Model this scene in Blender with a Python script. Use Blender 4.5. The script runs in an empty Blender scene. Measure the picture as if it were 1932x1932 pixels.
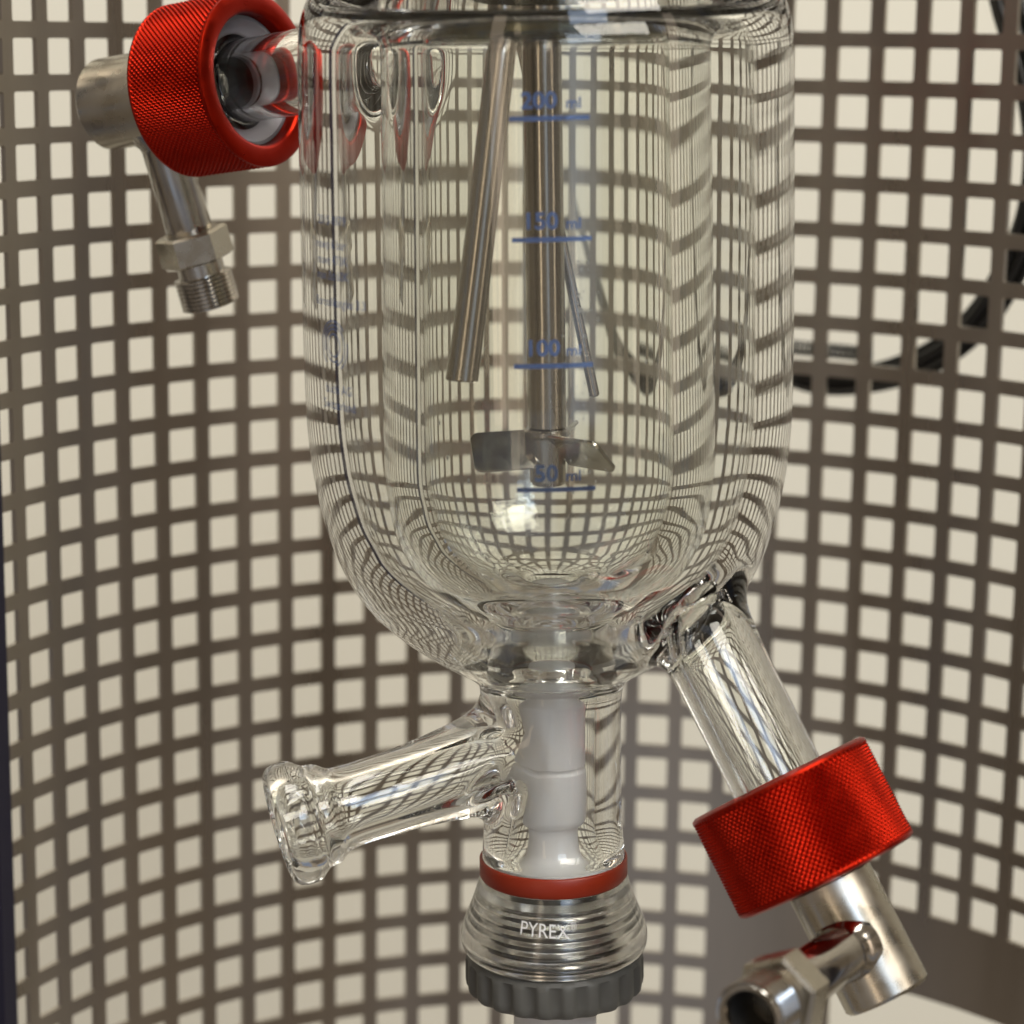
import bpy, bmesh, math, random
import numpy as np
from mathutils import Vector, Matrix
random.seed(7)
sc = bpy.context.scene
COL = sc.collection
MM = 0.001
UP = Vector((0, 0, 1.30))            # eye level above the floor of the lab; all code below is in mm from eye level

# ------------------------------------------------------------------ camera
FPX = 4498.65                        # focal length in pixels of a 1932 px wide picture
PT, RL = math.radians(11.4365), math.radians(0.7506)
PITCH = 12.0                         # perforation pitch of the guard, mm
CAM = Vector((-1.4114 * PITCH, -40.148 * PITCH, 0))
fw = Vector((0, math.cos(PT), -math.sin(PT))); u0 = Vector((0, math.sin(PT), math.cos(PT))); r0 = Vector((1, 0, 0))
RT = math.cos(RL) * r0 + math.sin(RL) * u0
UPV = -math.sin(RL) * r0 + math.cos(RL) * u0
cd = bpy.data.cameras.new('camera'); cam = bpy.data.objects.new('camera', cd); COL.objects.link(cam)
m = Matrix((RT, UPV, -fw)).transposed().to_4x4(); m.translation = CAM * MM + UP
cam.matrix_world = m
cd.sensor_width = 36; cd.lens = FPX / 1932 * 36
cd.clip_start = 0.02; cd.clip_end = 50
cd.dof.use_dof = True; cd.dof.focus_distance = 0.494; cd.dof.aperture_fstop = 12
sc.camera = cam

# ------------------------------------------------------------------ world and lamps (indoor: a dim warm room, ceiling lamps, a window, plus an added low blue fill)
ROOM = 1.7
w = bpy.data.worlds.new('World'); sc.world = w; w.use_nodes = True
_nt = w.node_tree; _bg = _nt.nodes['Background']; _bg.inputs[1].default_value = 1.32
_tc = _nt.nodes.new('ShaderNodeTexCoord'); _nz = _nt.nodes.new('ShaderNodeTexNoise')
_nz.inputs['Scale'].default_value = 3.0; _nz.inputs['Detail'].default_value = 2.0
_mp = _nt.nodes.new('ShaderNodeMapping'); _mp.inputs['Location'].default_value = (ROOM, 0, 0)
_nt.links.new(_tc.outputs['Generated'], _mp.inputs['Vector']); _nt.links.new(_mp.outputs['Vector'], _nz.inputs['Vector'])
_cr = _nt.nodes.new('ShaderNodeValToRGB'); _nt.links.new(_nz.outputs['Fac'], _cr.inputs['Fac']); _nt.links.new(_cr.outputs['Color'], _bg.inputs[0])
_e = _cr.color_ramp.elements
_e[0].position = .36; _e[0].color = (0.085, 0.066, 0.047, 1)
_e[1].position = .63; _e[1].color = (0.140, 0.160, 0.205, 1)
for _p, _c in ((.45, (0.165, 0.130, 0.092, 1)), (.55, (0.235, 0.190, 0.140, 1))):
    _n = _e.new(_p); _n.color = _c
def lamp(name, loc, target, sx, sy, power, col):
    d = bpy.data.lights.new(name, 'AREA'); d.shape = 'RECTANGLE'; d.size = sx; d.size_y = sy; d.energy = power; d.color = col
    o = bpy.data.objects.new(name, d); COL.objects.link(o)
    o.location = Vector(loc) * MM + UP
    o.rotation_euler = (Vector(target) - Vector(loc)).to_track_quat('-Z', 'Y').to_euler()
    return o
lamp('ceiling_lamp', (950, -1250, 1250), (0, 0, -150), 1.2, 0.6, 32, (1, 0.94, 0.84))
lamp('wall_lamp', (0, -300, 2300), (0, 640, -250), 2.0, 0.8, 63, (1, 0.965, 0.89))
lamp('high_window', (500, -1500, 760), (0, 0, -100), 0.5, 0.4, 4, (0.60, 0.76, 1))
lamp('tall_window', (520, -1750, 180), (0, 0, -80), 0.45, 1.2, 1.3, (0.58, 0.74, 1))
lamp('strip_lamp', (-620, -1500, 180), (0, 0, -80), 0.16, 1.2, 1.7, (1, 0.80, 0.60))
lamp('low_blue_fill', (-365, -1235, -650), (25, 145, -200), 0.9, 0.7, 0.5, (0.50, 0.70, 1))  # unseen bluish fill, added to tint the lower guard bars blue-grey
lamp('strip_lamp', (1350, -850, 180), (0, 0, -80), 0.14, 1.1, 1.2, (1, 0.82, 0.64))
sc.view_settings.view_transform = 'Standard'; sc.view_settings.look = 'None'
sc.view_settings.exposure = -0.12; sc.view_settings.gamma = 1.0
cy = sc.cycles
cy.max_bounces = 64; cy.transmission_bounces = 64; cy.glossy_bounces = 12; cy.diffuse_bounces = 4; cy.transparent_max_bounces = 12
cy.sample_clamp_indirect = 20.0; cy.blur_glossy = 0.4; cy.use_denoising = True
cy.caustics_reflective = False

# ------------------------------------------------------------------ picture pixel -> direction -> place
def ray(x, y):
    return (fw * FPX + RT * (x - 966) - UPV * (y - 966)).normalized()
def on_plane_y(x, y, Y=0.0):
    d = ray(x, y); return CAM + d * ((Y - CAM.y) / d.y)
def on_cyl(x, y, R):
    d = ray(x, y); a = d.x ** 2 + d.y ** 2; b = CAM.x * d.x + CAM.y * d.y; c = CAM.x ** 2 + CAM.y ** 2 - R * R
    return CAM + d * ((-b + math.sqrt(b * b - a * c)) / a)

# ------------------------------------------------------------------ materials
def mat(name, col, metallic=0.0, rough=0.5, **kw):
    m = bpy.data.materials.new(name); m.use_nodes = True
    b = m.node_tree.nodes['Principled BSDF']
    b.inputs['Base Color'].default_value = (*col, 1); b.inputs['Metallic'].default_value = metallic; b.inputs['Roughness'].default_value = rough
    for k, v in kw.items(): b.inputs[k.replace('_', ' ')].default_value = v
    return m
def noisy(m, scale, lo, hi, stretch=(1, 1, 1), bump=0.0, bscale=None, colvar=None, dist=0.0002):
    nt = m.node_tree; b = nt.nodes['Principled BSDF']
    tc = nt.nodes.new('ShaderNodeTexCoord'); mp = nt.nodes.new('ShaderNodeMapping'); mp.inputs['Scale'].default_value = stretch
    nt.links.new(tc.outputs['Object'], mp.inputs['Vector'])
    n = nt.nodes.new('ShaderNodeTexNoise'); n.inputs['Scale'].default_value = scale; n.inputs['Detail'].default_value = 6
    nt.links.new(mp.outputs['Vector'], n.inputs['Vector'])
    r = nt.nodes.new('ShaderNodeMapRange'); r.inputs['From Min'].default_value = .3; r.inputs['From Max'].default_value = .7
    r.inputs['To Min'].default_value = lo; r.inputs['To Max'].default_value = hi
    nt.links.new(n.outputs['Fac'], r.inputs['Value']); nt.links.new(r.outputs['Result'], b.inputs['Roughness'])
    if colvar:
        mx = nt.nodes.new('ShaderNodeMix'); mx.data_type = 'RGBA'
        mx.inputs['A'].default_value = (*colvar[0], 1); mx.inputs['B'].default_value = (*colvar[1], 1)
        nt.links.new(n.outputs['Fac'], mx.inputs['Factor']); nt.links.new(mx.outputs['Result'], b.inputs['Base Color'])
    if bump:
        n2 = nt.nodes.new('ShaderNodeTexNoise'); n2.inputs['Scale'].default_value = bscale or scale; n2.inputs['Detail'].default_value = 4
        nt.links.new(mp.outputs['Vector'], n2.inputs['Vector'])
        bp = nt.nodes.new('ShaderNodeBump'); bp.inputs['Strength'].default_value = bump; bp.inputs['Distance'].default_value = dist
        nt.links.new(n2.outputs['Fac'], bp.inputs['Height']); nt.links.new(bp.outputs['Normal'], b.inputs['Normal'])
    return m
M = {}
M['glass'] = mat('borosilicate_glass', (0.982, 0.99, 0.968), 0, 0.0, Transmission_Weight=1.0, IOR=1.473)
M['collar'] = noisy(mat('clear_plastic', (0.93, 0.93, 0.91), 0, 0.06, Transmission_Weight=1.0, IOR=1.49), 300, .08, .20)
M['steel'] = noisy(mat('stainless_steel', (0.60, 0.57, 0.53), 1, 0.2), 160, .12, .30, (1, 1, .12), bump=.12, bscale=500, dist=.00005, colvar=((.30, .275, .25), (.56, .53, .50)))
M['polished'] = noisy(mat('polished_steel', (0.70, 0.68, 0.64), 1, 0.1), 130, .06, .24, colvar=((.36, .335, .30), (.68, .66, .62)))
M['nickel'] = noisy(mat('machined_nickel_steel', (0.62, 0.58, 0.50), 1, 0.25), 160, .18, .38, colvar=((.44, .41, .34), (.66, .62, .54)), bump=.1, bscale=900, dist=.00005)
M['sheet'] = noisy(mat('brushed_sheet_steel', (0.50, 0.47, 0.43), 1, 0.4), 55, .25, .38, (1, 1, .12), colvar=((.31, .278, .24), (.53, .485, .43)))
M['red'] = noisy(mat('red_anodised_aluminium', (0.42, 0.010, 0.003), .95, 0.33), 300, .27, .40, colvar=((.30, .008, .002), (.44, .017, .004)))
M['ring'] = mat('red_silicone', (0.29, 0.022, 0.003), 0, 0.42)
M['ptfe'] = noisy(mat('white_ptfe', (0.90, 0.90, 0.91), 0, 0.35), 80, .3, .45)
M['liner'] = mat('white_liner', (0.42, 0.40, 0.45), 0, 0.4)
M['knob'] = noisy(mat('grey_plastic', (0.115, 0.115, 0.105), 0, 0.5), 200, .42, .6, bump=.15, bscale=900, dist=.0001)
M['blue'] = noisy(mat('blue_enamel', (0.05, 0.12, 0.36), 0, 0.5), 900, .4, .6, colvar=((.06, .13, .35), (.10, .18, .45)))
M['pale_blue'] = mat('pale_blue_enamel', (0.11, 0.17, 0.38), 0, 0.5)
M['white_print'] = mat('white_print', (0.82, 0.82, 0.82), 0, 0.5)
M['wall'] = noisy(mat('cream_wall_paint', (0.79, 0.76, 0.66), 0, 0.8), 9, .75, .85, bump=.1, bscale=260, colvar=((.765, .742, .642), (.79, .767, .665)))
M['trim'] = mat('navy_plastic', (0.012, 0.011, 0.03), 0, 0.45)
M['cable'] = noisy(mat('black_cable', (0.012, 0.012, 0.012), 0, 0.4), 60, .3, .5)
M['grey_cable'] = mat('grey_cable', (0.10, 0.10, 0.09), 0, 0.5)
M['dark_steel'] = noisy(mat('dark_lid_enamel', (0.022, 0.022, 0.013), 0, 0.35), 100, .3, .45)
M['lid'] = noisy(mat('dark_machined_steel', (0.11, 0.11, 0.07), 1, 0.25), 100, .2, .32)
M['residue'] = mat('dried_residue', (0.55, 0.54, 0.5), 0, 0.4)
M['bore'] = mat('bore_shade', (0.05, 0.05, 0.05), .6, 0.6)  # shade deep inside the connectors and caps, put into the colour

# ------------------------------------------------------------------ object helpers
def mesh_obj(name, verts, faces, material, parent=None, smooth=35):
    me = bpy.data.meshes.new(name)
    me.from_pydata([Vector(v) * MM for v in verts], [], faces)
    me.materials.append(material)
    me.validate(); me.update()
    if smooth:
        me.polygons.foreach_set('use_smooth', [True] * len(me.polygons)); me.set_sharp_from_angle(angle=math.radians(smooth))
    o = bpy.data.objects.new(name, me); COL.objects.link(o)
    if parent: o.parent = parent
    return o
def thing(name, label, cat, matrix=None, group=None):
    o = bpy.data.objects.new(name, None); COL.objects.link(o); o.empty_display_size = .01
    if matrix is not None: o.matrix_world = matrix
    return tag(o, label, cat, group)
def tag(o, label, cat, group=None):
    o['label'] = label; o['category'] = cat
    if group: o['group'] = group
    return o
def frame(origin, zaxis, xhint=(1, 0, 0)):
    z = Vector(zaxis).normalized(); x = Vector(xhint); x = (x - z * x.dot(z)).normalized(); y = z.cross(x)
    m = Matrix((x, y, z)).transposed().to_4x4(); m.translation = Vector(origin) * MM + UP
    return m
def spline(pts, n=6):
    """smooth polyline (centripetal-ish Catmull-Rom) through pts; a point repeated makes a corner"""
    P = [Vector(p) for p in pts]; out = []
    for i in range(len(P) - 1):
        a, b = P[i], P[i + 1]
        if (b - a).length < 1e-9: continue
        p0 = P[i - 1] if i > 0 and (P[i - 1] - a).length > 1e-9 else a - (b - a)
        p3 = P[i + 2] if i + 2 < len(P) and (P[i + 2] - b).length > 1e-9 else b + (b - a)
        d = (b - a).length
        t1 = (b - p0) / max(1e-6, (a - p0).length + d) * d; t2 = (p3 - a) / max(1e-6, (p3 - b).length + d) * d
        for k in range(n):
            t = k / n; h1 = 2 * t ** 3 - 3 * t * t + 1; h2 = t ** 3 - 2 * t * t + t; h3 = 3 * t * t - 2 * t ** 3; h4 = t ** 3 - t * t
            out.append(a * h1 + t1 * h2 + b * h3 + t2 * h4)
    out.append(P[-1]); return out
def lathe(profile, seg=96, closed=False):
    """profile = [(r, z)]; returns verts, faces. going DOWN in z with r>0 gives outward normals"""
    V, F, rings = [], [], []
    for r, z in profile:
        if r < 1e-6:
            rings.append([len(V)]); V.append((0, 0, z))
        else:
            rings.append(list(range(len(V), len(V) + seg)))
            for k in range(seg):
                a = 2 * math.pi * k / seg; V.append((r * math.cos(a), r * math.sin(a), z))
    pairs = list(zip(rings, rings[1:])) + ([(rings[-1], rings[0])] if closed else [])
    for A, B in pairs:
        for k in range(seg):
            k2 = (k + 1) % seg
            if len(A) == 1 and len(B) == 1: continue
            if len(A) == 1: F.append((A[0], B[k], B[k2]))
            elif len(B) == 1: F.append((A[k], B[0], A[k2]))
            else: F.append((A[k], B[k], B[k2], A[k2]))
    return V, F
def join(*vf):
    V, F = [], []
    for v, f in vf:
        n = len(V); V += list(v); F += [tuple(i + n for i in p) for p in f]
    return V, F
def xf(vf, mtx):
    return [mtx @ Vector(v) for v in vf[0]], vf[1]
def mm_frame(origin, zaxis, xhint=(1, 0, 0)):
    m = frame((0, 0, 0), zaxis, xhint); m.translation = Vector(origin); return m
def tube(path, r, seg=12, caps=True, radii=None):
    P = [Vector(p) for p in path]; V, F = [], []; up = None
    for i, p in enumerate(P):
        t = (P[min(i + 1, len(P) - 1)] - P[max(i - 1, 0)]).normalized()
        if up is None: up = t.orthogonal().normalized()
        up = (up - t * up.dot(t)).normalized(); s = t.cross(up); rr = radii[i] if radii else r
        for k in range(seg):
            a = 2 * math.pi * k / seg; V.append(p + (up * math.cos(a) + s * math.sin(a)) * rr)
    for i in range(len(P) - 1):
        for k in range(seg):
            k2 = (k + 1) % seg; F.append((i * seg + k, i * seg + k2, (i + 1) * seg + k2, (i + 1) * seg + k))
    if caps: F.append(tuple(range(seg))[::-1]); F.append(tuple(range((len(P) - 1) * seg, len(P) * seg)))
    return V, F
def box(c, s):
    V = [(c[0] + s[0] * x / 2, c[1] + s[1] * y / 2, c[2] + s[2] * z / 2) for x in (-1, 1) for y in (-1, 1) for z in (-1, 1)]
    return V, [(0, 1, 3, 2), (4, 6, 7, 5), (0, 4, 5, 1), (2, 3, 7, 6), (0, 2, 6, 4), (1, 5, 7, 3)]

# ------------------------------------------------------------------ the wall behind
wl = mesh_obj('wall', *box((0, 640, 0), (4000, 20, 2600)), M['wall'], smooth=0)
wl.location = UP; wl['kind'] = 'structure'

# ------------------------------------------------------------------ perforated guard
GR = 12.284 * PITCH; TH0 = -0.17338; GZ0 = -10.6156 * PITCH
def gpos(c, r, d=0.0):
    th = (c - 11) * PITCH / GR + TH0
    return ((GR + d) * math.sin(th), (GR + d) * math.cos(th), GZ0 - r * PITCH)
def guard_mesh():
    T = 1.3; h = 4.1 / PITCH; q = 0.5 / PITCH; k = 0.15 / PITCH
    V, F, idx = [], [], {}
    def v(c, r, d):
        key = (round(c, 4), round(r, 4), d)
        if key not in idx: idx[key] = len(V); V.append(gpos(c, r, d))
        return idx[key]
    def panel(c0, c1, rA, rB, n=1):
        cs = [c0 + (c1 - c0) * i / n for i in range(n + 1)]
        for a, b in zip(cs, cs[1:]):
            F.append((v(a, rA, 0), v(b, rA, 0), v(b, rB, 0), v(a, rB, 0)))
            F.append((v(a, rA, T), v(a, rB, T), v(b, rB, T), v(b, rA, T)))
    def edge(path):
        for (a, b) in zip(path, path[1:]):
            F.append((v(*a, 0), v(*b, 0), v(*b, T), v(*a, T)))
    def cell(c, r):
        corners = [(-1, -1), (1, -1), (1, 1), (-1, 1)]
        loops = []
        for sx, sy in corners:
            A = (c + sx * (h - q), r + sy * h); B = (c + sx * (h - k), r + sy * (h - k)); C = (c + sx * h, r + sy * (h - q))
            loops.append([A, B, C] if sx * sy < 0 else [C, B, A])
        # order so that the loop runs round: corner0 (-1,-1) ends on its top side
        loops[0] = [(c - h, r - h + q), (c - h + k, r - h + k), (c - h + q, r - h)]
        loops[1] = [(c + h - q, r - h), (c + h - k, r - h + k), (c + h, r - h + q)]
        loops[2] = [(c + h, r + h - q), (c + h - k, r + h - k), (c + h - q, r + h)]
        loops[3] = [(c - h + q, r + h), (c - h + k, r + h - k), (c - h, r + h - q)]
        P = [(c + .5 * sx, r + .5 * sy) for sx, sy in corners]
        for d in (0, T):
            for i in range(4):
                j = (i + 1) % 4
                f1 = [v(*P[i], d)] + [v(*p, d) for p in reversed(loops[i])]
                f2 = [v(*P[i], d), v(*P[j], d), v(*loops[j][0], d), v(*loops[i][2], d)]
                if d: f1 = f1[::-1]; f2 = f2[::-1]
                F.append(tuple(f1)); F.append(tuple(f2))
        ring = [p for l in loops for p in l]
        for a, b in zip(ring, ring[1:] + ring[:1]):
            F.append((v(*a, 0), v(*b, 0), v(*b, T), v(*a, T)))
    for c in list(range(-12, -2)) + list(range(-1, 37)):
        for r in range(-17, 17):
            if r >= 9 and c >= 17: continue
            cell(c, r)
    for c in range(17, 37):                       # plain margin under the last row of holes
        panel(c - .5, c + .5, 8.5, 10.27)
    for c in (17, 18): panel(c - .5, c + .5, 10.27, 16.5)
    panel(18.5, 19.3, 10.27, 16.5)
    edge([(19.3, 16.5), (19.3, 10.27)]); edge([(19.3, 10.27)] + [(c + .5, 10.27) for c in range(19, 37)])
    return V, F
gv, gf = guard_mesh()
guard = thing('perforated_guard', 'curved stainless steel guard sheet punched with square holes behind the glass reactor', 'guard', Matrix.Translation(UP))
gs = mesh_obj('perforated_sheet', gv, gf, M['sheet'], guard, 30)
_N = []
for p in gs.data.polygons:                         # exact normals of the rolled sheet
    pn = p.normal; ok = None
    for vi in p.vertices:
        co = gs.data.vertices[vi].co; e_ = Vector((co.x, co.y, 0)).normalized(); d_ = e_.dot(pn)
        _N.append(tuple(e_ if d_ > 0 else -e_) if abs(d_) > .9 and abs(p.center.xy.length - co.xy.length) < .0004 else tuple(pn))
gs.data.normals_split_custom_set(_N)
def trim_mesh(cA, cB):
    V, F = [], []
    n = 4; ring = [(cA + (cB - cA) * i / n, -1.5) for i in range(n + 1)] + [(cA + (cB - cA) * i / n, 4.0) for i in range(n, -1, -1)]
    for z in (-17.6, 16.6):
        for c, d in ring: V.append(gpos(c, z, d))
    L = len(ring)
    for i in range(L): j = (i + 1) % L; F.append((i, j, L + j, L + i))
    F.append(tuple(range(L))[::-1]); F.append(tuple(range(L, 2 * L)))
    return V, F
mesh_obj('edge_trim', *trim_mesh(-1.70, -1.25), M['trim'], guard, 40)
mesh_obj('edge_trim', *trim_mesh(36.3, 37.4), M['trim'], guard, 40)

# ------------------------------------------------------------------ reactor frame: the glass axis, tilted a little against the guard
def axis_px(y): return 1034 + 0.010 * (y - 600)
O3 = on_plane_y(axis_px(600), 600); A3 = on_plane_y(axis_px(1800), 1800)
AX = (O3 - A3).normalized()
RM = frame(O3, AX)                                # world matrix (metres)
RMM = mm_frame(O3, AX); RMI = RMM.inverted()
def zl(y):
    return (on_plane_y(axis_px(y), y) - O3).dot(AX)
def sx(y):                                        # mm per pixel on the axis at picture row y
    p = on_plane_y(axis_px(y), y) - CAM; return p.dot(fw) / FPX
def prof(pts): return [(hw * sx(y), zl(y)) for hw, y in pts]
def loc(p): return RMI @ Vector(p)                # world mm -> reactor mm

SEG = 160
def L2(pts, n=6): return [tuple(p) for p in spline([(a, b, 0) for a, b in pts], n)]
def L2d(pts, n=6): return [(p[0], p[1]) for p in L2(pts, n)]
outer = [(0, -66), (385, -66), (385, -66), (398, -56), (418, -40), (440, -18), (456, 14), (465, 62), (466, 200), (463, 500), (457, 760), (449, 850), (438, 915), (420, 985), (398, 1045),
         (365, 1105), (325, 1152), (270, 1198), (205, 1240), (160, 1266), (140, 1284), (133, 1304), (131, 1340), (130, 1450), (130, 1540), (133, 1590), (135, 1630), (135, 1690), (135, 1690), (0, 1690)]
cav_out = [(355, 30), (374, 33), (388, 50), (396, 92), (395, 300), (393, 500), (388, 760), (380, 850), (368, 915), (350, 978), (325, 1035), (290, 1085), (248, 1128), (210, 1165), (180, 1196), (162, 1228), (152, 1250), (140, 1259)]
cav_in = [(140, 1259), (126, 1252), (119, 1232), (117, 1200), (120, 1184), (129, 1171), (150, 1160), (200, 1132), (245, 1087), (277, 1035), (298, 975), (308, 915), (312, 850), (312, 700), (312, 300), (312, 92), (319, 52), (335, 34), (355, 30)]
bore = [(0, -90), (235, -90), (235, -90), (235, 300), (235, 700), (234, 860), (230, 915), (218, 970), (196, 1018), (162, 1058), (118, 1086), (80, 1101), (62, 1112), (56, 1128), (54, 1150), (60, 1175), (78, 1198),
        (84, 1235), (82, 1290), (81, 1330), (80, 1500), (80, 1560), (92, 1600), (110, 1625), (112, 1710), (112, 1710), (0, 1710)]
# coolant ports and drain arm ------------------------------------------------
WA = Vector((-0.83, 0.54, -0.15)).normalized()
PA = None
for it in range(1):
    # cap face centre seen at (490,148); it lies on a horizontal radius of the vessel at 76 mm
    d = ray(490, 148); best = 1e9
    for k in range(3000, 7000):
        p = CAM + d * (k / 10); q = p - WA * 76.0
        e = ((q - O3) - AX * (q - O3).dot(AX)).length
        if e < best: best = e; PA = p
CAPA = PA
d = ray(1466, 1468); best = 1e9
WB = Vector((0.464, -0.315, -0.853)).normalized()
for k in range(3500, 6500):
    p = CAM + d * (k / 10); lo = loc(p); wv = RMI.to_3x3() @ WB
    h = Vector((lo.x, lo.y)); n = Vector((wv.y, -wv.x)).normalized()
    e = abs(h.dot(n))
    if e < best: best = e; CAPB = p
WD = Vector((-0.93, -0.27, -0.235)).normalized()
ORD = on_plane_y(axis_px(1400), 1400)
# The glass is blown in one piece, so its surface is the zero set of a distance field: bodies of revolution
# (shell, jacket cavity, bore, arms, arm bores) melted into each other with smooth unions.
class Rev:
    """signed distance of a body of revolution about an axis in reactor space, tabulated over (r, s)"""
    def __init__(self, prof_pts, mtx=None, closed_on_axis=True, step=0.4, pad=9.0):
        P = np.array([(p[0], p[1]) for p in prof_pts]); keep = np.r_[True, np.hypot(*np.diff(P, axis=0).T) > 1e-6]; P = P[keep]
        self.inv = np.array(mtx.inverted()) if mtx is not None else None
        self.s0 = P[:, 1].min() - pad; s1 = P[:, 1].max() + pad; r1 = P[:, 0].max() + pad
        self.h = step; rr = np.arange(-2 * step, r1 + step, step); ss = np.arange(self.s0, s1 + step, step)
        self.r0 = rr[0]; G = np.stack(np.meshgrid(np.abs(rr), ss, indexing='ij'), -1).reshape(-1, 2)
        A, B = P, np.roll(P, -1, axis=0); on_axis = (A[:, 0] < 1e-6) & (B[:, 0] < 1e-6)
        D = np.full(len(G), 1e9); inside = np.zeros(len(G), bool)
        for a, b, ax in zip(A, B, on_axis):
            d = b - a; L = d @ d
            if (a[1] > b[1]) != (a[1] > b[1] - 0) or True:
                c = ((a[1] > G[:, 1]) != (b[1] > G[:, 1]))
                if c.any():
                    xi = a[0] + (G[:, 1] - a[1]) * (d[0] / d[1] if d[1] else 0)
                    inside ^= c & (G[:, 0] < xi)
            if ax or L < 1e-12: continue
            t = np.clip(((G - a) @ d) / L, 0, 1); q = a + t[:, None] * d
            D = np.minimum(D, (G[:, 0] - q[:, 0]) ** 2 + (G[:, 1] - q[:, 1]) ** 2)
        D = np.sqrt(D); D[inside] *= -1
        self.T = D.reshape(len(rr), len(ss))
    def local(self, X):
        if self.inv is None: return X
        return X @ self.inv[:3, :3].T + self.inv[:3, 3]
    def value(self, X):                                  # bilinear, for the coarse grid
        Y = self.local(X); r = np.hypot(Y[:, 0], Y[:, 1]); nr, ns = self.T.shape
        u = (r - self.r0) / self.h; v = (Y[:, 2] - self.s0) / self.h
        far = np.maximum(0, u - (nr - 2)) + np.maximum(0, v - (ns - 2)) + np.maximum(0, 1 - v)
        u = np.clip(u, 1, nr - 2.001); v = np.clip(v, 1, ns - 2.001); i = u.astype(int); j = v.astype(int); u -= i; v -= j
        T = self.T
        return T[i, j] * (1 - u) * (1 - v) + T[i + 1, j] * u * (1 - v) + T[i, j + 1] * (1 - u) * v + T[i + 1, j + 1] * u * v + far * self.h
    def grad(self, X):                                   # cubic B-spline: smooth value and gradient
        Y = self.local(X); r = np.hypot(Y[:, 0], Y[:, 1]) + 1e-9; nr, ns = self.T.shape
        u = np.clip((r - self.r0) / self.h, 1, nr - 3.001); v = np.clip((Y[:, 2] - self.s0) / self.h, 1, ns - 3.001)
        far = np.maximum(0, (r - self.r0) / self.h - (nr - 3)) + np.maximum(0, (Y[:, 2] - self.s0) / self.h - (ns - 3)) + np.maximum(0, 1 - (Y[:, 2] - self.s0) / self.h)
        i = u.astype(int); j = v.astype(int); u -= i; v -= j
        def B(t): return np.stack([(1 - t) ** 3, 3 * t ** 3 - 6 * t * t + 4, -3 * t ** 3 + 3 * t * t + 3 * t + 1, t ** 3]) / 6
        def dB(t): return np.stack([-(1 - t) ** 2, 3 * t * t - 4 * t, -3 * t * t + 2 * t + 1, t * t]) / 2
        bu, bv, du, dv = B(u), B(v), dB(u), dB(v)
        f = 0; fr = 0; fs = 0
        for a in range(4):
            for b in range(4):
                t = self.T[i + a - 1, j + b - 1]; f = f + t * bu[a] * bv[b]; fr = fr + t * du[a] * bv[b]; fs = fs + t * bu[a] * dv[b]
        fr = fr / self.h; fs = fs / self.h
        g = np.stack([fr * Y[:, 0] / r, fr * Y[:, 1] / r, fs], -1)
        if self.inv is not None: g = g @ self.inv[:3, :3]
        return f + far * self.h, g
def smin(a, b, k):
    h = np.maximum(k - np.abs(a - b), 0) / k; return np.minimum(a, b) - h * h * k / 4
def smin_g(A, B, k):
    (a, ga), (b, gb) = A, B
    h = np.maximum(k - np.abs(a - b), 0) / k; f = np.minimum(a, b) - h * h * k / 4
    w = np.where(a < b, h / 2, 1 - h / 2)[:, None]; return f, ga * (1 - w) + gb * w
def arm_m(origin, wdir): return RMI @ mm_frame(origin, wdir, (0, 0, 1) if abs(wdir[2]) < .5 else (1, 0, 0))
NS = 14
mA, mB, mD = arm_m(CAPA, WA), arm_m(CAPB, WB), arm_m(ORD, WD)
jac = prof(L2d(cav_out, NS) + L2d(cav_in, NS)[1:-1])
C_O = Rev(prof(L2d(outer, NS))); C_J = Rev(jac); C_V = Rev(prof(L2d(bore, NS)))
C_A = Rev(L2d([(0, -42), (12.5, -42), (12.5, -42), (11.5, -30), (10, -24), (9.2, -17), (9.0, -6), (9.0, 3), (9.2, 5), (12.2, 6.5), (12.6, 8), (12.6, 15), (12.2, 16), (12.2, 16), (0, 16)], 8), mA)
C_B = Rev(L2d([(0, -64), (11.5, -64), (11.5, -64), (11.2, -42), (10.3, -33), (9.7, -26), (9.5, -17), (9.4, 3), (9.5, 5), (12.2, 6.5), (12.6, 8), (12.6, 15), (12.2, 16), (12.2, 16), (0, 16)], 8), mB)
C_D = Rev(L2d([(0, 7), (12.2, 7), (12.2, 7), (11.5, 13), (10.3, 19), (9.3, 26), (8.7, 33), (8.5, 39), (8.5, 45), (9.0, 47.6), (10.2, 49.2), (10.7, 50.6), (10.8, 52), (11.6, 53.2), (12.7, 54.6), (12.9, 56.6), (12.6, 58.6), (11.6, 59.8), (10.6, 60.2), (10.6, 60.2), (0, 60.2)], 8), mD)
C_a = Rev(L2d([(0, -30), (5.8, -30), (5.8, -30), (5.8, -10), (5.8, 3), (5.8, 15), (5.8, 26), (5.8, 26), (0, 26)], 6), mA)
C_b = Rev(L2d([(0, -40), (6.2, -40), (6.2, -40), (6.2, -10), (6.2, 3), (6.2, 15), (6.2, 26), (6.2, 26), (0, 26)], 6), mB)
C_d = Rev(L2d([(0, 6), (5.4, 6), (5.4, 6), (5.4, 36), (5.4, 44), (5.8, 48), (7.2, 51), (8.2, 53), (8.8, 57), (9.0, 61), (9.2, 72), (9.2, 72), (0, 72)], 6), mD)
KO, KI, KE = 4.6, 2.6, 0.7
def field(X):
    o = C_O.value(X)
    for c in (C_A, C_B, C_D): o = smin(o, c.value(X), KO)
    j = smin(smin(C_J.value(X), C_a.value(X), KI), C_b.value(X), KI); v = smin(C_V.value(X), C_d.value(X), KI)
    return -smin(smin(-o, j, KE), v, KE)
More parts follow.
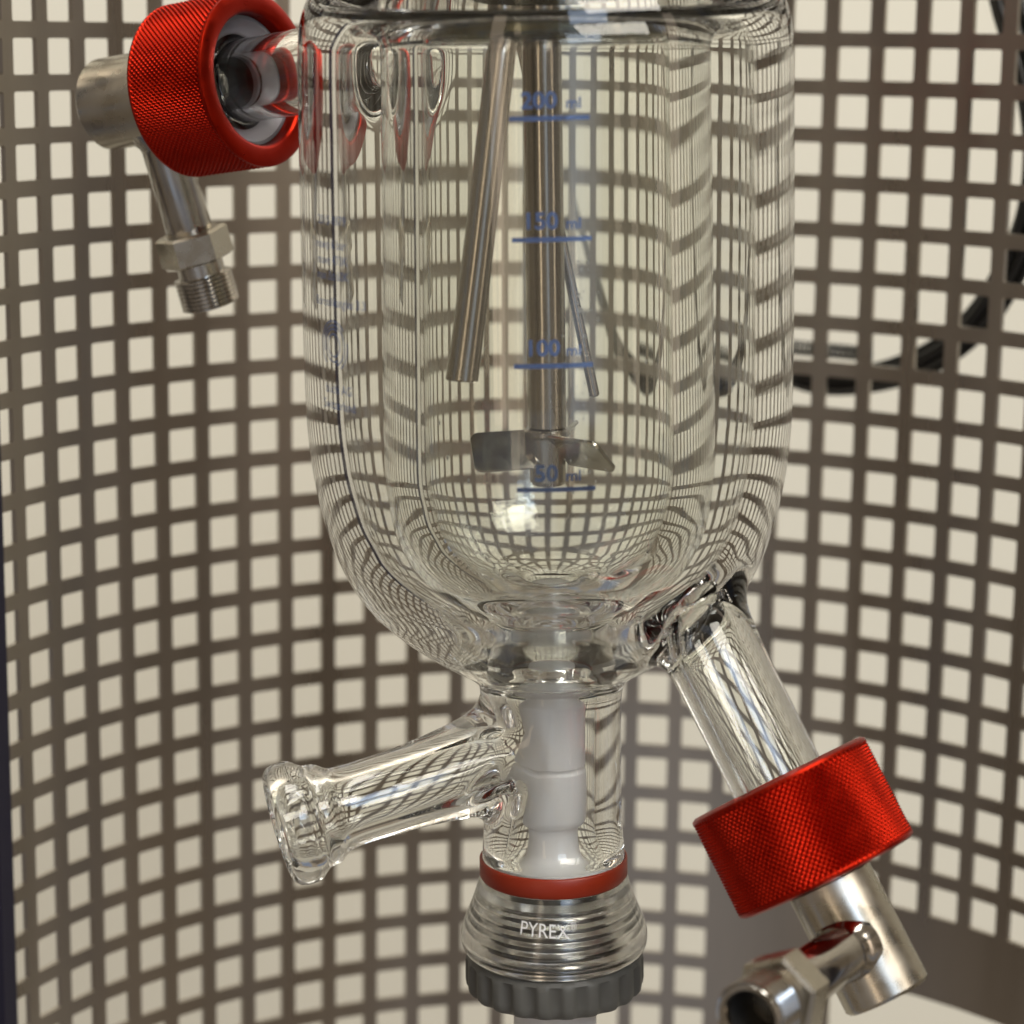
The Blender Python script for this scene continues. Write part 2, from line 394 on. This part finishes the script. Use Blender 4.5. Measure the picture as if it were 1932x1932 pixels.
def field_g(X):
    o = C_O.grad(X)
    for c in (C_A, C_B, C_D): o = smin_g(o, c.grad(X), KO)
    j = smin_g(smin_g(C_J.grad(X), C_a.grad(X), KI), C_b.grad(X), KI); v = smin_g(C_V.grad(X), C_d.grad(X), KI)
    f, g = smin_g(smin_g((-o[0], -o[1]), j, KE), v, KE)
    return -f, -g
def glass_surface(hh=1.0):
    corner = []
    for m_, L_, R_ in ((mA, 17, 14), (mB, 17, 14), (mD, 62, 14)):
        e_ = m_ @ Vector((0, 0, L_)); corner += [e_ + Vector((R_, R_, R_)), e_ - Vector((R_, R_, R_))]
    ro = max(p[0] for p in prof(outer)) + 3
    lo = np.array([min(-ro, min(c[i] for c in corner)) for i in (0, 1)] + [min(zl(1690) - 3, min(c[2] for c in corner))])
    hi = np.array([max(ro, max(c[i] for c in corner)) for i in (0, 1)] + [zl(-66) + 3])
    n = np.ceil((hi - lo) / hh).astype(int) + 1
    xs, ys, zs = [lo[i] + np.arange(n[i]) * hh for i in range(3)]
    F = np.empty(n, np.float32); YZ = np.stack(np.meshgrid(ys, zs, indexing='ij'), -1).reshape(-1, 2)
    for a in range(0, n[0], 8):
        xx = xs[a:a + 8]; X = np.concatenate([np.repeat(xx, len(YZ))[:, None], np.tile(YZ, (len(xx), 1))], 1)
        F[a:a + 8] = field(X).reshape(len(xx), n[1], n[2])
    S = F < 0
    cnt = np.zeros(n - 1, np.int8)
    for dx in (0, 1):
        for dy in (0, 1):
            for dz in (0, 1): cnt += S[dx:n[0] - 1 + dx, dy:n[1] - 1 + dy, dz:n[2] - 1 + dz]
    act = (cnt > 0) & (cnt < 8); idx = -np.ones(n - 1, np.int32); idx[act] = np.arange(act.sum())
    C = np.argwhere(act); acc = np.zeros((len(C), 3)); num = np.zeros(len(C))
    off = [(0, 0, 0), (1, 0, 0), (0, 1, 0), (0, 0, 1), (1, 1, 0), (1, 0, 1), (0, 1, 1), (1, 1, 1)]
    for a in off:
        for b in off:
            if sum(b) - sum(a) == 1 and all(y >= x for x, y in zip(a, b)):
                fa = F[tuple((C + a).T)]; fb = F[tuple((C + b).T)]; m_ = (fa < 0) != (fb < 0)
                t = np.where(m_, fa / np.where(m_, fa - fb, 1), 0)[:, None]
                acc += np.where(m_[:, None], np.array(a) + t * (np.array(b) - np.array(a)), 0); num += m_
    X = lo + (C + acc / num[:, None]) * hh
    for it in range(4):
        f, g = field_g(X); l2 = (g * g).sum(1) + 1e-6
        st = np.clip(f / l2, -.5, .5); X = X - st[:, None] * g
    f, g = field_g(X); N = g / np.linalg.norm(g, axis=1)[:, None]
    Q = []
    for ax in range(3):
        u_, v_ = (ax + 1) % 3, (ax + 2) % 3
        sl0 = [slice(None)] * 3; sl1 = [slice(None)] * 3; sl0[ax] = slice(0, n[ax] - 1); sl1[ax] = slice(1, n[ax])
        d = S[tuple(sl0)].astype(np.int8) - S[tuple(sl1)]
        E_ = np.argwhere(d != 0); sg = d[tuple(E_.T)]
        ok = (E_[:, u_] > 0) & (E_[:, v_] > 0) & (E_[:, u_] < n[u_] - 1) & (E_[:, v_] < n[v_] - 1); E_ = E_[ok]; sg = sg[ok]
        def at(du, dv):
            e_ = E_.copy(); e_[:, u_] += du; e_[:, v_] += dv; return idx[tuple(e_.T)]
        q = np.stack([at(-1, -1), at(0, -1), at(0, 0), at(-1, 0)], 1)
        q[sg < 0] = q[sg < 0][:, ::-1]; Q.append(q)
    Q = np.concatenate(Q)
    # which part does each vertex belong to
    vals = np.stack([np.abs(c.value(X)) for c in (C_O, C_J, C_V, C_A, C_B, C_D, C_a, C_b, C_d)], 1)
    k = vals.argmin(1); part = np.array([0, 0, 1, 2, 3, 4, 2, 3, 4])[k]
    ci_ = np.array(prof(L2d(cav_in, 5))); co_ = np.array(prof(L2d(cav_out, 5))); ii = np.where(k == 1)[0]
    rz = np.stack([np.hypot(X[ii, 0], X[ii, 1]), X[ii, 2]], 1)
    def dmin(P): return np.min(np.stack([(rz[:, 0] - p[0]) ** 2 + (rz[:, 1] - p[1]) ** 2 for p in P]), 0)
    part[ii] = np.where(dmin(ci_) < dmin(co_), 1, 0)
    return X, N, Q, part
reactor = thing('glass_reactor', 'clear double walled glass reactor vessel with blue volume marks and three side arms', 'reactor', RM)
GX, GN, GQ, GP = glass_surface()
fp = GP[GQ[:, 0]]
for i, nm in enumerate(['glass_jacket', 'inner_vessel', 'coolant_port', 'coolant_port', 'drain_arm']):
    q = GQ[fp == i]; u_, inv = np.unique(q, return_inverse=True); inv = inv.reshape(q.shape)
    me = bpy.data.meshes.new(nm); me.from_pydata((GX[u_] * MM).tolist(), [], inv.tolist()); me.materials.append(M['glass']); me.update()
    me.polygons.foreach_set('use_smooth', [True] * len(me.polygons))
    me.normals_split_custom_set_from_vertices(GN[u_].tolist())
    o = bpy.data.objects.new(nm, me); COL.objects.link(o); o.parent = reactor

# printing on the glass ---------------------------------------------------------
def text_vf(body, size, bold=0.0, align='CENTER', squeeze=1.0):
    cu = bpy.data.curves.new('t', 'FONT'); cu.body = body; cu.size = size; cu.align_x = align; cu.offset = bold; cu.resolution_u = 4
    cu.space_character = squeeze
    o = bpy.data.objects.new('t', cu); COL.objects.link(o)
    dg = bpy.context.evaluated_depsgraph_get(); dg.update()
    me = bpy.data.meshes.new_from_object(o.evaluated_get(dg))
    bm = bmesh.new(); bm.from_mesh(me); bmesh.ops.triangulate(bm, faces=bm.faces)
    bmesh.ops.remove_doubles(bm, verts=bm.verts, dist=size * .002); bm.to_mesh(me); bm.free()
    V = [tuple(v.co) for v in me.vertices]; F = [tuple(p.vertices) for p in me.polygons]
    bpy.data.objects.remove(o); return V, F
def bar_vf(x0, x1, y0, y1, n=10):
    V, F = [], []
    for i in range(n + 1):
        x = x0 + (x1 - x0) * i / n; V += [(x, y0), (x, y1)]
    return V, [(2 * i, 2 * i + 2, 2 * i + 3, 2 * i + 1) for i in range(n)]
def wrap(vf, r, phi0, z0, slope=0.0, rz=None, off=.12):
    out = []
    for v in vf[0]:
        a = phi0 + v[0] / r; z = z0 + v[1] + slope * v[0]; rr = (rz(z) if rz else r) + off
        out.append((rr * math.sin(a), -rr * math.cos(a), z))
    return out, vf[1]
def front_z(ypx, xpx, r):
    """reactor-space angle and height of the point of a cylinder of radius r (front side) seen at a pixel"""
    o = loc(CAM); dd = RMI.to_3x3() @ ray(xpx, ypx)
    a = dd.x ** 2 + dd.y ** 2; b = o.x * dd.x + o.y * dd.y; c = o.x ** 2 + o.y ** 2 - r * r
    t = (-b - math.sqrt(max(0, b * b - a * c))) / a; p = o + dd * t
    return math.atan2(p.x, -p.y), p.z
RI = 312 * sx(600)
for num, xt, yt, yl, xl in (('200', 1017, 204, 223, 1036), ('150', 1020, 430, 450, 1041), ('100', 1024, 668, 687, 1044), ('50', 1031, 901, 917, 1049)):
    ph, z = front_z(yl, xl, RI); pt, zt = front_z(yt, xt, RI); pm, zm = front_z(yt, 1080, RI)
    hl = 74 * .0975
    t = text_vf(num, 4.3, .11); ml = text_vf('ml', 2.9, .06)
    mk = join(wrap(bar_vf(-hl, hl, -.44, .44), RI, ph, z, .012), wrap(t, RI, pt, zt, .012), wrap(ml, RI, pm, zt, .012))
    mesh_obj('volume_mark', *mk, M['blue'], reactor, 0)
def jr(z):
    return JR(z)
_o = prof(L2d(outer)); _oz = [p[1] for p in _o][::-1]; _or = [p[0] for p in _o][::-1]
def JR(z): return float(np.interp(z, _oz, _or))
for body, x, y, size in (('2015-1879', 625, 418, 2.5), ('mawp 6 bar', 622, 463, 2.5), ('mawt 473K', 625, 493, 2.5), ('max \u0394t 60K', 625, 522, 2.5), ('Borosilikatglas 3.3', 636, 574, 2.5), ('b\u00fcchi AG', 634, 738, 2.6), ('Switzerland', 634, 768, 2.6)):
    ph, z = front_z(y + 6, x, 463 * sx(y))
    mesh_obj('inscription', *wrap(text_vf(body, size, .0), 463 * sx(y), ph, z, 0, JR, .10), M['pale_blue'], reactor, 0)
def arc_vf(r, wd, a0, a1, n=40):
    V, F = [], []
    for i in range(n + 1):
        a = math.radians(a0 + (a1 - a0) * i / n); V += [((r - wd / 2) * math.cos(a), (r - wd / 2) * math.sin(a)), ((r + wd / 2) * math.cos(a), (r + wd / 2) * math.sin(a))]
    return V, [(2 * i, 2 * i + 1, 2 * i + 3, 2 * i + 2) for i in range(n)]
lg = join(arc_vf(2.2, .28, 0, 360), arc_vf(3.2, .28, 60, 300), arc_vf(3.9, .28, -75, 200), arc_vf(4.7, .28, 40, 230), arc_vf(4.9, .28, -60, 10))
ph, z = front_z(652, 628, 463 * sx(650))
mesh_obj('printed_emblem', *wrap(lg, 463 * sx(650), ph, z, 0, JR, .10), M['pale_blue'], reactor, 0)

# fine specks and dried drops on the inside of the vessel
def speck(n=70):
    out = []; rb = 235 * sx(600) - .03
    for k in range(n):
        if k < 42: a = random.gauss(.24, .05); y = random.uniform(440, 900)
        else: a = random.uniform(-.9, 1.2); y = random.uniform(520, 930)
        r = random.choice((.10, .14, .18, .26)); z = zl(y)
        m_ = mm_frame((rb * math.sin(a), -rb * math.cos(a), z), (-math.sin(a), math.cos(a), 0), (0, 0, 1))
        e = random.uniform(1, 2.4)
        out.append(xf(lathe([(0, r * .35), (r * .6, r * .28), (r, 0)], 7), m_ @ Matrix.Diagonal((e, 1, 1, 1))))
    return join(*out)
sp = mesh_obj('dried_drops', *speck(), M['residue'], reactor, 60); sp['kind'] = 'stuff'

# ------------------------------------------------------------------ drain valve (plug, seal, collar, knob)
valve = thing('drain_valve', 'white plug drain valve with red seal, clear threaded collar and ribbed grey knob', 'valve', RM)
plug = [(0, 1136), (30, 1138), (45, 1148), (50, 1168), (54, 1182), (68, 1198), (76, 1216), (76, 1232), (68, 1248), (54, 1260), (48, 1270), (50, 1282), (56, 1298), (61, 1310), (62, 1316), (62, 1432), (62, 1432), (58.5, 1436), (58.5, 1440), (63, 1445), (63, 1530), (58, 1543), (48, 1550), (48, 1590), (58, 1606), (104, 1616), (104, 1616), (104, 1642), (104, 1642), (60, 1646), (56, 1660), (56, 1780), (0, 1780)]
mesh_obj('plug', *lathe(prof(L2d(plug, 4)), 72), M['ptfe'], valve, 40)
seal = [(137.5, 1622), (140, 1627), (140, 1650), (137.5, 1655), (113, 1655), (113, 1622)]
seal = [(136.5, 1612), (139.5, 1615), (139.5, 1645), (136.5, 1649), (135.8, 1649), (135.8, 1612)]
mesh_obj('seal_ring', *lathe(prof(seal), 96, True), M['ring'], valve, 50)
co = [(137, 1650), (142, 1660), (150, 1684), (160, 1710), (170, 1734), (175, 1752), (175, 1768), (170, 1782), (160, 1790)]
ci = [(150, 1790)]
for k in range(7):
    y = 1785 - k * 16; rr = 146 - k * 1.5
    ci += [(rr, y), (rr - 11, y - 5), (rr - 11, y - 8), (rr, y - 13)]
ci += [(120, 1664), (120, 1652)]
collar = mesh_obj('threaded_collar', *lathe(prof(L2d(co, 4) + ci), 120, True), M['collar'], valve, 30)
_c = prof(L2d(co, 4)); _cz = [p[1] for p in _c][::-1]; _cr = [p[0] for p in _c][::-1]
ph, z = front_z(1774, 1024, 173 * sx(1750))
mesh_obj('lettering', *wrap(text_vf('PYREX', 3.9, .012), 173 * sx(1750), ph, z, -.05, lambda q: float(np.interp(q, _cz, _cr)), .22), M['white_print'], collar, 0)
ph2, z2 = front_z(1760, 1087, 173 * sx(1750))
mesh_obj('lettering', *wrap(text_vf('\u00ae', 1.9), 173 * sx(1750), ph2, z2, -.05, lambda q: float(np.interp(q, _cz, _cr)), .22), M['white_print'], collar, 0)
# inner sleeve that carries the collar thread
mesh_obj('sleeve', *lathe(prof([(58, 1657), (92, 1660), (96, 1700), (96, 1800), (58, 1800)]), 72, True), M['knob'], valve, 40)
def knob_vf():
    n = 22; per = 10; seg = n * per; V, F = [], []
    rows = [(150, 1791, 0), (160, 1793, 0), (166, 1800, .15), (168, 1808, 1), (168, 1842, 1), (166, 1853, 1), (160, 1860, .8), (150, 1864, .3), (70, 1865, 0)]
    for hw, y, dep in rows:
        for k in range(seg):
            a = 2 * math.pi * k / seg; ph = (k % per) / per
            g = max(0.0, math.cos((ph - .5) * 2 * math.pi * .80)) ** .7
            r = (hw - dep * 9 * g) * sx(y); V.append((r * math.cos(a), r * math.sin(a), zl(y)))
    for i in range(len(rows) - 1):
        for k in range(seg):
            k2 = (k + 1) % seg; F.append((i * seg + k, (i + 1) * seg + k, (i + 1) * seg + k2, i * seg + k2))
    return V, F
mesh_obj('ribbed_knob', *knob_vf(), M['knob'], valve, 40)
mesh_obj('stem_end', *lathe(prof([(72, 1862), (78, 1870), (78, 1990), (70, 1998), (0, 1998)]), 48), M['ptfe'], valve, 40)

# ------------------------------------------------------------------ stirrer, dip tube, probe
sh0 = loc(on_plane_y(1021, 20)); sh1 = loc(on_plane_y(1034, 905))
sd = (sh0 - sh1).normalized(); top = sh1 + sd * 118
stirrer = thing('stirrer', 'steel stirrer shaft with pitched paddle blades hanging inside the glass vessel', 'stirrer', RM @ Matrix.Translation(sh1 * MM) @ mm_frame((0, 0, 0), sd))
Ls = (sh0 - sh1).length
zb = 11.5
mesh_obj('shaft', *lathe([(0, Ls + 12), (3.95, Ls + 12), (3.95, zb + .3), (3.6, zb), (0, zb)], 48), M['steel'], stirrer, 40)
mesh_obj('hub', *lathe([(0, zb - .05), (4.4, zb - .05), (4.75, zb - .5), (4.75, zb - 1.3), (4.1, zb - 2), (3.75, zb - 4), (3.7, .8), (3.2, 0), (0, 0)], 48), M['steel'], stirrer, 30)
def blade_vf():
    # blade in local x (out), y (chord), with rounded corners; thickness 0.8
    pts = []
    x0, x1, h = 3.0, 15.7, 4.7; rc = 1.8
    pts += [(x0, -h), (x1 - rc, -h)]
    pts += [(x1 - rc + rc * math.sin(a), -h + rc - rc * math.cos(a)) for a in [i * math.pi / 12 for i in range(1, 7)]]
    pts += [(x1 - rc + rc * math.cos(a), h - rc + rc * math.sin(a)) for a in [i * math.pi / 12 for i in range(0, 7)]]
    pts += [(x0, h)]
    n = len(pts); t = .42; V = []
    cx = sum(p[0] for p in pts) / n
    for z, s in ((-t, .98), (-t * .55, 1), (t * .55, 1), (t, .98)):
        for x, y in pts: V.append((cx + (x - cx) * s, y * s, z))
    F = [tuple(range(n))[::-1], tuple(range(3 * n, 4 * n))]
    for k in range(3):
        for i in range(n): j = (i + 1) % n; F.append((k * n + i, k * n + j, (k + 1) * n + j, (k + 1) * n + i))
    return V, F
for ang in (195, 315, 75):
    mtx = Matrix.Translation((0, 0, 7.3)) @ Matrix.Rotation(math.radians(ang), 4, 'Z') @ Matrix.Rotation(math.radians(135), 4, 'X')
    v_, f_ = xf(blade_vf(), mtx)
    mesh_obj('blade', v_, f_, M['polished'], stirrer, 40)

def rod_thing(name, label, cat, a, b, r, hollow):
    a, b = loc(a), loc(b); d = (a - b).normalized(); L = (a - b).length
    o = thing(name, label, cat, RM @ Matrix.Translation(b * MM) @ d.to_track_quat('Z', 'Y').to_matrix().to_4x4())
    pr = [(0, L + 14), (r, L + 14), (r, .25), (r - .25, 0)] + ([(r - .7, 0), (r - .7, 12), (0, 12)] if hollow else [(r * .6, -.15), (0, -.2)])
    mesh_obj('tube_wall' if hollow else 'probe_rod', *lathe(pr, 40), M['steel'], o, 40)
    return o
rod_thing('dip_tube', 'thick open ended steel dip tube slanting left of the stirrer shaft', 'tube', on_plane_y(957, 20, -8), on_plane_y(886, 712, -14), 2.75, True)
rod_thing('temperature_probe', 'thin steel probe rod slanting right behind the stirrer shaft', 'probe', on_plane_y(968, 20, 10), on_plane_y(1123, 741, 2), 1.1, False)

# ------------------------------------------------------------------ lid and clamp above the vessel
lid = thing('vessel_lid', 'dark steel lid clamped on top of the glass reactor', 'lid', RM)
mesh_obj('lid_plate', *lathe(prof([(0, -69), (395, -69), (402, -76), (402, -230), (395, -238), (0, -238)][::-1]), 96), M['dark_steel'], lid, 40)
mesh_obj('lid_insert', *lathe(prof([(0, 40), (222, 40), (230, 34), (230, -66), (0, -66)][::-1]), 96), M['lid'], lid, 40)
mesh_obj('clamp_ring', *lathe(prof([(405, -72), (440, -66), (455, -76), (460, -100), (460, -160), (405, -160)][::-1]), 96, True), M['dark_steel'], lid, 40)

# ------------------------------------------------------------------ red screw caps
def knurl_vf(R, s0, s1, n=98):
    per = 6; seg = n * per; rows = 92; V, F = [], []
    for i in range(rows + 1):
        s = s0 + (s1 - s0) * i / rows; f = min(1, min(i, rows - i) / 2.0)
        for k in range(seg):
            a = 2 * math.pi * k / seg
            u = a * n / (2 * math.pi); w_ = s * n / (2 * math.pi * R) * .95
            t1 = abs(((u + w_) % 1) - .5) * 2; t2 = abs(((u - w_) % 1) - .5) * 2
            r = R - f * .46 * (max(0, (t1 - .35) / .65) * .9 + max(0, (t2 - .35) / .65) * 1.0)
            V.append((r * math.cos(a), r * math.sin(a), s))
    for i in range(rows):
        for k in range(seg):
            k2 = (k + 1) % seg; F.append((i * seg + k, i * seg + k2, (i + 1) * seg + k2, (i + 1) * seg + k))
    return V, F
RC = 19.0; LC = 21.5
kv = knurl_vf(RC, .9, LC - .9)
body_v = lathe([(14.2, 8), (14.2, 1.0), (14.6, .3), (15.2, 0), (18.1, 0), (18.9, .45), (RC, .9), (RC - .9, 2.0)], 96)
back_v = lathe([(RC - .9, LC - 2), (RC, LC - .9), (18.9, LC - .4), (18.2, LC), (8.2, LC)], 96)
inner_v = lathe([(14.2, 8), (16, 8), (16, LC - 2.5), (8.2, LC - 2.5)], 72)
GRIP = {}
def make_cap(origin, wd, label):
    t = thing('screw_cap', label, 'cap', frame(origin, wd, (0, 0, 1) if abs(wd.z) < .5 else (1, 0, 0)), 'red knurled screw caps on the coolant ports')
    if 'k' not in GRIP: GRIP['k'] = mesh_obj('knurled_grip', *kv, M['red'], t, 25)
    else:
        g_ = GRIP['k'].copy(); COL.objects.link(g_); g_.parent = t
    rm = mesh_obj('rim', *body_v, M['red'], t, 40)
    mesh_obj('inner_thread', *inner_v, M['bore'], rm, 40)  # inner wall of the red cap, coloured dark for its inside shade
    mesh_obj('end_face', *back_v, M['red'], t, 40)
    mesh_obj('liner_ring', *lathe([(14.0, 3.2), (14.0, 7.4), (10.2, 7.4), (10.2, 6.2), (12.0, 5.0), (13.2, 3.2)], 72, True), M['liner'], t, 40)
    return t
make_cap(CAPA, WA, 'dark red knurled screw cap on the upper side arm, its open ring facing the glass')
make_cap(CAPB, WB, 'bright red knurled screw cap on the slanting lower arm of the reactor')

# ------------------------------------------------------------------ steel hose connectors behind the caps
def thread_prof(r, z0, z1, p=1.0):
    out = []; z = z0
    while z < z1 - 1e-6:
        out += [(r - .45, z), (r, z + p * .35), (r, z + p * .6)]; z += p
    return out + [(r - .45, z1)]
def hex_vf(af, z0, z1):
    R = af / math.sqrt(3); V, F = [], []; ch = .55
    rows = [(R * .90, z0), (R, z0 + ch), (R, z1 - ch), (R * .90, z1)]
    for r, z in rows:
        for k in range(6): a = math.pi / 3 * k; V.append((r * math.cos(a), r * math.sin(a), z))
    for i in range(3):
        for k in range(6): k2 = (k + 1) % 6; F.append((i * 6 + k, i * 6 + k2, (i + 1) * 6 + k2, (i + 1) * 6 + k))
    F.append((5, 4, 3, 2, 1, 0)); F.append(tuple(range(18, 24)))
    return V, F
def make_connector(origin, wd, bd, label, LB, SB, rb):
    t = thing('hose_connector', label, 'connector', frame(origin, wd, bd), 'steel hose connectors screwed behind the red caps')
    body = lathe([(0, 0), (rb - 1.4, 0), (rb - 1.4, 1.0), (rb - .1, 1.2), (rb, LB - .7), (rb - .6, LB), (0, LB)][::-1], 64)
    mesh_obj('elbow_body', *body, M['nickel'], t, 40)
    # the branch leaves along local +x at height SB
    B = Matrix.Translation((-1.8, 0, SB)) @ Matrix.Rotation(math.radians(90), 4, 'Y')
    mesh_obj('branch_pipe', *xf(lathe([(7.4, rb - 1.4), (6.3, rb + 1.2), (5.5, rb + 2.2), (5.3, rb + 3.2), (5.3, 33.4), (5.0, 34)][::-1], 48), B), M['polished'], t, 40)
    mesh_obj('hex_nut', *xf(hex_vf(14.6, 33.2, 40.2), B @ Matrix.Rotation(.35, 4, 'Z')), M['nickel'], t, 20)
    pr = [(4.8, 40), (5.4, 40.3), (5.4, 43.2)] + thread_prof(6.7, 43.3, 50.3, .95) + [(6.0, 50.8), (5.2, 50.8), (4.8, 50.2), (4.8, 49.0)]
    te = mesh_obj('threaded_end', *xf(lathe(pr[::-1], 56), B), M['polished'], t, 25)
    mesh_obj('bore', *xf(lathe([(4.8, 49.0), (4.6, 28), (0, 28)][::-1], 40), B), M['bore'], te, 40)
    return t
make_connector(CAPA + WA * (LC - .3), WA, Vector((.25, .12, -.96)), 'steel hose connector behind the upper red cap, its pipe and hex nut pointing down', 24, 10.5, 10.3)
make_connector(CAPB + WB * (LC - .3), WB, Vector((-.52, -.85, .03)), 'steel hose connector under the lower red cap, its round opening pointing forwards', 26, 14, 8.8)

# ------------------------------------------------------------------ cables behind the guard
pathpx = [(1850, -140), (1872, -60), (1893, 30), (1918, 120), (1934, 220), (1938, 310), (1928, 410), (1897, 500), (1845, 590), (1775, 652), (1690, 690), (1610, 708), (1545, 714), (1500, 708)]
cpts = [on_cyl(x, y, GR + 14) for x, y in pathpx]
e = cpts[-1]; cpts += [e + Vector((-14, 30, 2)), e + Vector((-18, 120, 8)), e + Vector((-18, 330, 12)), e + Vector((-18, 486, 12))]
looks = ['outermost black cable looping behind the perforated guard', 'black cable against the back of the perforated guard, inner side of the loop', 'black cable in the middle of the loop behind the guard', 'black cable lying on top of the cable loop behind the guard', 'black cable at the underside of the cable loop behind the guard', 'lone thin black cable straying above the cable loop behind the guard']
offs = [(0, 0), (2.3, 1.6), (-1.7, 1.8), (0.8, 3.7), (-.9, 5.2), (3.8, 4.4)]
cp = spline(cpts, 8)
for (oa, ob), lb in zip(offs, looks):
    P = []; ph = random.random() * 6
    for i, p in enumerate(cp):
        t = (cp[min(i + 1, len(cp) - 1)] - cp[max(i - 1, 0)]).normalized(); o = Vector((p.x, p.y, 0)).normalized(); s = t.cross(o).normalized()
        wv = math.sin(i * .13 + ph) * .7
        P.append(p + s * (oa + wv) + o * ob)
    c = mesh_obj('cable', *tube(P, 1.3, 10), M['cable'], None, 40); c.location = UP
    tag(c, lb, 'cable', 'black cables looped behind the guard')
h0, h1 = on_cyl(1475, 653, GR + 10), on_cyl(1640, 668, GR + 10)
P = []
for i in range(0, 420):
    t = i / 419; p = h0.lerp(h1, t); p = p.normalized() * 1.0 * p.length
    o = Vector((p.x, p.y, 0)).normalized(); p = Vector((o.x * (GR + 10), o.y * (GR + 10), p.z)) 
    a = t * 2 * math.pi * 16
    P.append(p + o * 1.6 * math.cos(a) + Vector((0, 0, 1.6 * math.sin(a))))
c = mesh_obj('coiled_cord', *tube(P, .55, 6), M['grey_cable'], None, 40); c.location = UP
tag(c, 'thin grey coiled cord lying above the black cables behind the guard', 'cord')
